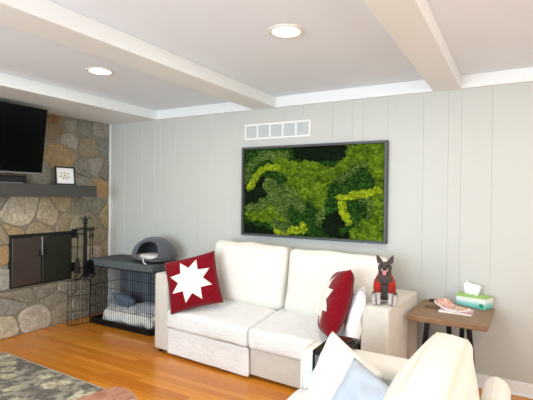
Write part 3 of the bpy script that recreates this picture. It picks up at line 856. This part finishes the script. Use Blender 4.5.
# root at pelvis, faces -Y
P_ = [(0, .055, .05), (0, .035, .10), (0, .012, .15), (0, -.005, .19), (0, -.015, .222),          # 0-4 spine, neck
      (0, -.020, .266), (0, -.064, .246),                                                     # 5 skull 6 muzzle
      (.038, -.012, .155), (.040, -.028, .09), (.036, -.036, .03), (.036, -.056, .012),          # 7-10 left front leg
      (-.038, -.012, .155), (-.040, -.028, .09), (-.036, -.036, .03), (-.036, -.056, .012),      # 11-14
      (.062, .03, .055), (.070, -.012, .045), (.066, -.018, .018), (.066, -.052, .012),          # 15-18 hind leg
      (-.062, .03, .055), (-.070, -.012, .045), (-.066, -.018, .018), (-.066, -.052, .012),      # 19-22
      (0, .09, .03), (.02, .12, .02)]
E_ = [(0, 1), (1, 2), (2, 3), (3, 4), (4, 5), (5, 6), (3, 7), (7, 8), (8, 9), (9, 10), (3, 11), (11, 12), (12, 13), (13, 14), (0, 15), (15, 16), (16, 17), (17, 18), (0, 19), (19, 20), (20, 21), (21, 22), (0, 23), (23, 24)]
R_ = [.055, .056, .055, .045, .038, .058, .030, .022, .017, .013, .013, .022, .017, .013, .013, .034, .026, .015, .013, .034, .026, .015, .013, .014, .008]
def dogcol(c, n):
    if c.z < .035 and c.y < 0: return 1
    if c.z < .10 and abs(c.x) > .02 and c.y < .0 and c.z < .085: return 1
    if c.z > .215 and c.y < -.055 and c.z < .245: return 1 if abs(c.x) > .006 or c.z < .236 else 2
    if abs(c.x) < .018 and c.y < -.02 and .06 < c.z < .1: return 1
    return 0
body = skin('body', P_, E_, R_, [m_fur, m_furw, m_furb], t, 2, dogcol)
def ear(s):
    bm = bmesh.new(); vs = []
    for (x, y, z) in ((.012, -.020, .292), (.046, -.012, .276), (.054, -.014, .338)): vs.append((s*x, y, z))
    ring = []
    a, b_, c_ = [Vector(v) for v in vs]
    outline = [a, a.lerp(c_, .4)+Vector((s*-.004, 0, 0)), a.lerp(c_, .8)+Vector((s*-.003, 0, 0)), c_, b_.lerp(c_, .7)+Vector((s*.005, 0, 0)), b_.lerp(c_, .3)+Vector((s*.006, 0, 0)), b_]
    cen = sum(outline, Vector())/len(outline)
    f = [bm.verts.new(v) for v in outline]; k = [bm.verts.new(v+Vector((0, .012, 0))) for v in outline]
    cf = bm.verts.new(cen+Vector((0, .006, 0))); ck = bm.verts.new(cen+Vector((0, .018, 0)))
    n = len(f)
    for i in range(n):
        j = (i+1) % n
        q1 = bm.faces.new((f[i], f[j], cf)); q1.material_index = 1
        bm.faces.new((k[j], k[i], ck)); bm.faces.new((f[j], f[i], k[i], k[j]))
    return obj('ear', bm, [m_furb, plain('ear_inner', srgb(74, 54, 50), .8)], t)
ear(1); ear(-1)
def ball(name, c, r, mat, sq=(1, 1, 1)):
    b = bmesh.new(); bmesh.ops.create_uvsphere(b, u_segments=16, v_segments=10, radius=r)
    bmesh.ops.scale(b, vec=sq, verts=b.verts); bmesh.ops.translate(b, vec=c, verts=b.verts); return obj(name, b, mat, t, smooth=True)
ball('eye', (.019, -.062, .272), .0065, m_black_gloss); ball('eye', (-.019, -.062, .272), .0065, m_black_gloss)
ball('nose', (0, -.089, .256), .010, m_black_gloss, (1.2, .7, .8))
ball('tongue', (0, -.082, .228), .013, plain('pink_tongue', srgb(222, 128, 132), .5), (1, .6, 1.3))
# red jacket: shell around the torso and shoulders
m_jacket = fabric('red_jacket', srgb(150, 36, 26), .35, 300)
b = bmesh.new()
prof = [(.066, .05, .045), (.072, .085, .035), (.074, .12, .025), (.070, .155, .012), (.058, .185, .0), (.044, .21, -.01)]
rings = []
for r, z, yo in prof:
    ring = []
    for k in range(40):
        a = -PI/2+.75+(2*PI-1.5)*k/39
        ring.append(b.verts.new((r*1.0*math.cos(a), yo+r*.92*math.sin(a)+.0, z)))
    rings.append(ring)
for i in range(len(rings)-1):
    for k in range(39): b.faces.new((rings[i][k], rings[i][k+1], rings[i+1][k+1], rings[i+1][k]))
o = obj('jacket', b, m_jacket, t, smooth=True); mo = o.modifiers.new('thick', 'SOLIDIFY'); mo.thickness = .006
for s in (-1, 1):
    bm = bmesh.new(); tube(bm, [(s*.042, -.008, .165), (s*.048, -.022, .125), (s*.048, -.032, .085)], .026, 14, taper=[.028, .027, .023]); obj('jacket_sleeve', bm, m_jacket, t, smooth=True)

# ------------------------------------------------------------------ side table with things on it
TZ = .64
a = at(407, 314.5, 2, TZ); b_ = at(487.8, 326.5, 2, TZ)
TR = math.atan2(b_.y-a.y, b_.x-a.x); TW = (b_-a).length; TDp = .56
t = thing('side_table', (a.x, a.y, 0), TR, 'small oak slab side table on black splayed legs beside the sofa', 'side table')
b = B(0, TW, 0, TDp, TZ-.038, TZ, .004, 2)
obj('table_top', b, m_tablewood, t)
obj('under_frame', B(.08, TW-.08, .08, TDp-.08, TZ-.055, TZ-.0385), m_black_metal, t)
for x, y, dx, dy in ((.12, .09, -.05, -.02), (TW-.12, .09, .06, -.02), (.20, TDp-.12, .03, .02), (TW-.20, TDp-.12, -.02, .02)):
    bm = bmesh.new(); w_ = .016
    top = [bm.verts.new((x+i*w_, y+j*w_, TZ-.0385)) for i, j in ((-1, -1), (1, -1), (1, 1), (-1, 1))]
    bot = [bm.verts.new((x+dx+i*w_, y+dy+j*w_, 0)) for i, j in ((-1, -1), (1, -1), (1, 1), (-1, 1))]
    for k in range(4): bm.faces.new((bot[k], bot[(k+1) % 4], top[(k+1) % 4], top[k]))
    bm.faces.new(top); bm.faces.new(bot[::-1]); obj('leg', bm, m_black_metal, t)
# tissue box
a0 = at(456, 304.0, 2, TZ); a1 = at(488.5, 311, 2, TZ)
L = (a1-a0).length*.9; br = math.atan2(a1.y-a0.y, a1.x-a0.x)
m_tb = NT('printed_tissue_carton'); tc = m_tb.n('ShaderNodeTexCoord'); sp = m_tb.n('ShaderNodeSeparateXYZ'); m_tb.l(tc.outputs['Object'], sp.inputs[0])
zz = m_tb.math('ADD', sp.outputs[2], m_tb.math('MULTIPLY', sp.outputs[0], -.05))
m_tb.base(m_tb.ramp(m_tb.math('MULTIPLY', zz, 12.5), [(.0, srgb(96, 192, 180)), (.28, srgb(150, 212, 204)), (.5, srgb(226, 238, 236)), (.78, srgb(232, 240, 226)), (.83, srgb(160, 200, 112)), (1, srgb(158, 198, 110))])); m_tb.set(.5); m_tb = m_tb.m
t = thing('tissue_box', (a0.x, a0.y, TZ), br, 'green and white tissue box at the back of the side table', 'tissue box')
obj('carton', B(0, L, 0, .115, 0, .085, .001, 1), m_tb, t)
bm = bmesh.new(); bmesh.ops.create_circle(bm, cap_ends=True, radius=.014, segments=28); bmesh.ops.scale(bm, vec=(1.3, 1, 1), verts=bm.verts)
bmesh.ops.transform(bm, matrix=Matrix.Translation((L-.028, -.0008, .024)) @ Matrix.Rotation(PI/2, 4, 'X'), verts=bm.verts)
obj('round_emblem', bm, plain('green_emblem', srgb(22, 140, 98), .5), t)
bm = bmesh.new(); n = 18; rows_ = []
for i in range(n+1):
    u = i/n; rr = []
    for j in range(9):
        v = j/8
        x = L*.40 + (u-.5)*.10*(1+v*.5) + .02*v*(1-2*u)*.3; y = .058 + .018*math.sin(u*13)*(1-.3*v) + .01*v
        z = .078 + v*(.10 - .03*abs(u-.42)*2 + .012*math.sin(u*9))
        rr.append(bm.verts.new((x, y, z)))
    rows_.append(rr)
for i in range(n):
    for j in range(8): bm.faces.new((rows_[i][j], rows_[i+1][j], rows_[i+1][j+1], rows_[i][j+1]))
o = obj('tissue', bm, plain('tissue_paper', srgb(246, 246, 246), .9), t, smooth=True); mo = o.modifiers.new('th', 'SOLIDIFY'); mo.thickness = .001
# magazines
def print_mat(name, cols, scale=40):
    t = NT(name); v = t.coord(); f = t.noise(v, scale, 2); t.base(t.ramp(f, [(p, c) for p, c in cols])); t.set(.35); return t.m
m_mag1 = print_mat('magazine_page_print', [(.36, srgb(206, 112, 84)), (.47, srgb(226, 168, 148)), (.56, srgb(236, 216, 206)), (.62, srgb(150, 84, 60))], 38)
m_mag2 = print_mat('magazine_cover_print', [(.36, srgb(224, 224, 226)), (.5, srgb(232, 200, 200)), (.58, srgb(188, 70, 78)), (.66, srgb(90, 110, 140))], 30)
m_pap = plain('page_edges', srgb(236, 232, 226), .7)
mg = at(456, 312, 2, TZ)
def leafmag(name, loc, rz, w_, d_, th, mat, curl, label):
    t = thing(name, loc, rz, label, 'magazine')
    bm = bmesh.new(); n = 12
    def zz(u, v): return curl*(max(0, -u)**2*.9 + .25*math.sin(u*5+v*3)*.3*(curl > .01))
    for k, (z_off, mi) in enumerate(((0, 1), (th, 0))):
        pass
    g = [[[None, None] for _ in range(n+1)] for _ in range(n+1)]
    for i in range(n+1):
        for j in range(n+1):
            u = -1+2*i/n; v = -1+2*j/n
            for k in (0, 1): g[i][j][k] = bm.verts.new((u*w_/2, v*d_/2, (th*k)+max(0, zz(u, v)) + (0.0 if k else 0)))
    for i in range(n):
        for j in range(n):
            f = bm.faces.new((g[i][j][1], g[i+1][j][1], g[i+1][j+1][1], g[i][j+1][1])); f.material_index = 0
            f = bm.faces.new((g[i][j+1][0], g[i+1][j+1][0], g[i+1][j][0], g[i][j][0])); f.material_index = 1
    for i in range(n):
        for (a, b) in (((i, 0), (i+1, 0)), ((i+1, n), (i, n)), ((0, i+1), (0, i)), ((n, i), (n, i+1))):
            f = bm.faces.new((g[a[0]][a[1]][0], g[b[0]][b[1]][0], g[b[0]][b[1]][1], g[a[0]][a[1]][1])); f.material_index = 1
    obj('pages', bm, [mat, m_pap], t, smooth=False)
leafmag('magazine', (mg.x, mg.y+.01, TZ), TR, .215, .15, .010, m_mag2, 0, 'flat white and pink magazine at the bottom of the table pile')
leafmag('magazine', (mg.x-.03, mg.y+.035, TZ+.011), TR-.5, .20, .14, .012, m_mag1, .045, 'orange printed magazine with curled corner on top of the pile')
c = at(434, 307.5, 2, TZ)
o = obj('wooden_coaster_tray', B(-.06, .06, -.028, .028, 0, .012, .004, 2), plain('dark_brown_leather', srgb(104, 72, 52), .5)); o.name = 'leather_case'
place(o, (c.x, c.y, TZ), (0, 0, TR)); tag(o, 'flat brown leather case on the side table front, left of magazines', 'case')
c = at(436, 301.5, 2, TZ)
t = thing('remote_control', (c.x, c.y, TZ), TR, 'small black remote control behind the brown case on side table', 'remote control')
obj('body', B(-.05, .05, -.02, .02, 0, .014, .005, 3), m_black_plastic, t, autos=40)
bm = bmesh.new()
for i in range(6):
    for j in range(2): lathe(bm, [(.0045, .0142), (.004, .0155), (.0005, .016)], 10, (-.035+i*.014, -.007+j*.014, 0))
obj('buttons', bm, plain('grey_buttons', srgb(90, 90, 92), .5), t)

# ------------------------------------------------------------------ foreground loveseat, seen from behind its end
t = thing('loveseat', (0, 0, 0), 0, 'cream loveseat in the right foreground facing the fireplace', 'sofa')
LX0, LX1, LY = -1.0, .0, 2.36; LZ = .62
def armprof(y0, y1, z1, r, x0, x1, n=8):
    pts = [(y0, .04)]
    for k in range(n+1):
        a = PI-PI/2*k/n; pts.append((y0+r+r*math.cos(a), z1-r+r*math.sin(a)))
    for k in range(n+1):
        a = PI/2-PI/2*k/n; pts.append((y1-r+r*math.cos(a), z1-r+r*math.sin(a)))
    pts.append((y1, .04)); return pts
def extr(pts, x0, x1, matidx=(0, 1)):
    bm = bmesh.new(); A = [bm.verts.new((x0, y, z)) for y, z in pts]; Bv = [bm.verts.new((x1, y, z)) for y, z in pts]; n = len(pts)
    for i in range(n): bm.faces.new((A[i], A[(i+1) % n], Bv[(i+1) % n], Bv[i]))
    bm.faces.new(A[::-1]); bm.faces.new(Bv); return bm
pr = armprof(LY-.22, LY, LZ, .055, 0, 0)
obj('arm', extr(pr, LX0+.012, LX1-.2), m_cream2, t, autos=40)
pr2 = armprof(LY-.208, LY-.012, LZ-.012, .047, 0, 0)
fp_ = obj('arm_front_panel', extr(pr2, LX0, LX0+.0115), m_pale, t, autos=40); fp_['label'] = 'pale grey arm front panel'
bm = bmesh.new(); tube(bm, [(LX0+.008, y, z) for y, z in pr], .008, 8); obj('arm_piping', bm, m_cream2, t, smooth=True)
obj('base', B(LX0+.01, LX1-.2, .55, LY-.221, .05, .28, .01, 2), m_cream2, t)
def backframe(x0, x1, z1, r, y0, y1):
    bm = bmesh.new(); pts = []
    n = 8; pts = [(x0, .04)] + [(x0+r+r*math.cos(PI-PI/2*k/n), z1-r+r*math.sin(PI-PI/2*k/n)) for k in range(n+1)] + [(x1-r+r*math.cos(PI/2-PI/2*k/n), z1-r+r*math.sin(PI/2-PI/2*k/n)) for k in range(n+1)] + [(x1, .04)]
    A = [bm.verts.new((x, y0, z)) for x, z in pts]; Bv = [bm.verts.new((x, y1, z)) for x, z in pts]; m = len(pts)
    for i in range(m): bm.faces.new((A[i], Bv[i], Bv[(i+1) % m], A[(i+1) % m]))
    bm.faces.new(A); bm.faces.new(Bv[::-1]); return bm
obj('backrest', backframe(LX1-.13, LX1-.01, .60, .07, .55, LY), m_cream2, t, autos=40)
b = softbox(.40, .40, .075, .05, (0, 0, .02), 20, .006, 7); bmesh.ops.translate(b, vec=(LX0+.39, LY-.225-.41, .365), verts=b.verts); obj('seat_cushion', b, m_seatcloth, t, smooth=True)
b = softbox(.40, .40, .075, .05, (0, 0, .02), 20, .006, 8); bmesh.ops.translate(b, vec=(LX0+.39, LY-.225-1.22, .365), verts=b.verts); obj('seat_cushion', b, m_seatcloth, t, smooth=True)
def lv_back(yc, seed):
    hx, hy, hz = .085, .40, .245
    mt = Matrix.Translation((-.275, yc, .60)) @ Matrix.Rotation(.15, 4, 'Y')
    b = softbox(hx, hy, hz, .035, (.085, .02, .05), 26, .006, seed, 5)
    bmesh.ops.transform(b, matrix=mt, verts=b.verts)
    from mathutils.bvhtree import BVHTree
    tree = BVHTree.FromBMesh(b)
    c = obj('back_cushion', b, m_cream2, t, smooth=True)
    for s in (-1, 1):
        bm = bmesh.new(); pts = []
        for k in range(30):
            f = -1+2*k/29
            y = f*(hy-.012); x = s*.062
            hit = tree.ray_cast(mt @ Vector((x, y, .6)), (mt.to_3x3() @ Vector((0, 0, -1))).normalized())
            if hit[0]: pts.append(hit[0])
        tube(bm, pts, .0045, 6); obj('piping', bm, m_seam, c, smooth=True)
lv_back(LY-.225-.42, 3); lv_back(LY-.225-1.24, 6)
for x, y in ((LX0+.06, LY-.06), (LX1-.06, LY-.06), (LX0+.06, .65), (LX1-.06, .65)):
    bm = bmesh.new(); lathe(bm, [(.001, 0), (.02, 0), (.026, .05), (.001, .05)], 16, (x, y, 0)); obj('foot', bm, m_black_plastic, t)

o = obj('cream_pillow', throw_pillow(.41, .15, 28, 9, .006, .04), m_cream2, None, smooth=True)
o.location = (-.725, 2.0, .525); o.rotation_mode = 'QUATERNION'; o.rotation_quaternion = orient((-.62, -1, .35), -.20)
tag(o, 'large cream pillow leaning corner-up against the loveseat arm', 'pillow')
b = throw_pillow(.46, .14, 28, 12, .022, .03)
o = obj('blue_pillow', b, m_bluecloth, None, smooth=True)
o.location = (-.52, 1.75, .47); o.rotation_mode = 'QUATERNION'; o.rotation_quaternion = orient((-.4, -1, .5), -.25)
tag(o, 'pale blue crumpled pillow in front of the cream pillow', 'pillow')

# ------------------------------------------------------------------ black tray saddled over the far arm
obj('arm_inner_panel', (lambda bm: bm)(box(bmesh.new(), LX0+.035, -.45, LY-.224, LY-.2205, .20, LZ-.05, .0015, 1)), m_pale, bpy.data.objects['loveseat'])['label'] = 'pale grey inner side of the arm'
TT = LZ+.034
q0 = at(316, 342, 2, TT); q1 = at(358, 349, 2, TT)
tx0, tx1, ty0, ty1 = q0.x+.03, q1.x-.04, LY-.262, LY+.045
t = thing('arm_tray', ((tx0+tx1)/2, LY-.11, 0), 0, 'small glossy black tray saddled over the far arm of the loveseat', 'tray')
cx_, cy_ = (tx0+tx1)/2, LY-.11
m_glass_refl = plain('dark_glass_brown_reflection', srgb(52, 42, 30), .12); m_smokeg = plain('smoked_grey_glass', srgb(96, 98, 100), .15)
obj('tray_top', B(tx0-cx_, tx1-cx_, ty0-cy_, ty1-cy_, LZ+.0085, TT-.004, .002, 1), m_black_gloss, t)
obj('glass_inlay', B(tx0-cx_+.014, tx1-cx_-.014, ty0-cy_+.014, ty1-cy_-.014, TT-.0039, TT, .001, 1), m_glass_refl, t)  # brown reflections of the dark glossy top are put into this colour
for ya, yb in ((ty0, ty0+.012), (ty1-.012, ty1)):
    sp_ = obj('side_panel', B(tx0-cx_, tx0-cx_+.012, ya-cy_, yb-cy_, .43, LZ+.008, .001, 1), m_black_gloss, t)
    box_ = B(tx1-cx_-.012, tx1-cx_, ya-cy_, yb-cy_, .43, LZ+.008, .001, 1); obj('side_panel', box_, m_black_gloss, t)
    obj('side_glass', B(tx0-cx_+.0125, tx1-cx_-.0125, ya-cy_+.003, yb-cy_-.003, .435, LZ+.008, 0), m_smokeg, t)
hz = TT
bm = bmesh.new(); tube(bm, [(0, 0, 0), (.03, .10, 0)], .004, 8, taper=[.0045, .004]); o = obj('pen', bm, m_black_plastic); o.location = (-.80, 2.24, hz+.005)
tag(o, 'black pen lying on the glossy black tray on the loveseat arm', 'pen')

# ------------------------------------------------------------------ rug and live edge table
RA = Vector((-4.003, 2.257, 0)); RRot = math.atan2(2.216-2.257, -2.652+4.003)
t = thing('area_rug', RA, RRot, 'grey and cream floral area rug on the wooden floor', 'rug')
obj('pile', B(.012, 3.0, -2.2, -.012, .001, .011), m_rug, t)
bm = bmesh.new()
tube(bm, [(.006, -2.206, .006), (.006, -.006, .006), (3.006, -.006, .006), (3.006, -2.206, .006)], .0058, 6, closed=True)
obj('binding', bm, m_rugedge, t)
t = thing('coffee_table', (-1.9, 1.42, 0), 0, 'reddish live-edge wooden coffee table standing on the rug', 'coffee table')
# organic outline; one rounded corner points to the sofa
out = [at(px, py, 2, .45)-Vector((-1.9, 1.42, .45)) for px, py in ((66, 402), (85, 396), (103, 389.5), (113, 386.5), (121, 385.8), (128, 388), (134, 393), (139, 400))]
far = [(.36, .02), (.38, -.3), (.34, -.62), (.22, -.74), (.10, -.66), (.07, -.42), (.07, -.2)]
pts = [Vector((p.x, p.y)) for p in out] + [Vector(p) for p in far]
# smooth the outline with Chaikin corner cutting
for _ in range(2):
    q = []
    for i in range(len(pts)):
        a, b_ = pts[i], pts[(i+1) % len(pts)]; q += [a.lerp(b_, .25), a.lerp(b_, .75)]
    pts = q
cen = sum(pts, Vector((0, 0)))/len(pts)
def slab(z0, z1, ins0, ins1, cap=True):
    bm = bmesh.new(); A = []; Bv = []
    for p in pts:
        d = (cen-p).normalized(); a = p+d*ins0; b_ = p+d*ins1
        A.append(bm.verts.new((a.x, a.y, z0))); Bv.append(bm.verts.new((b_.x, b_.y, z1)))
    n = len(pts)
    for i in range(n): bm.faces.new((A[i], A[(i+1) % n], Bv[(i+1) % n], Bv[i]))
    if cap: bm.faces.new(Bv); bm.faces.new(A[::-1])
    bmesh.ops.recalc_face_normals(bm, faces=bm.faces); return bm
bm = slab(.405, .445, .014, .0); obj('live_edge_rim', bm, m_rimwood, t)
bm = slab(.4455, .452, .004, .012); obj('table_top', bm, m_redwood, t)
for (x, y) in ((.26, -.02), (.28, -.55), (.17, -.6), (.17, -.04)):
    bm = bmesh.new(); tube(bm, [(x*1.1, y*1.05, .012), (x, y, .404)], .02, 12); obj('leg', bm, m_black_metal, t, smooth=True)
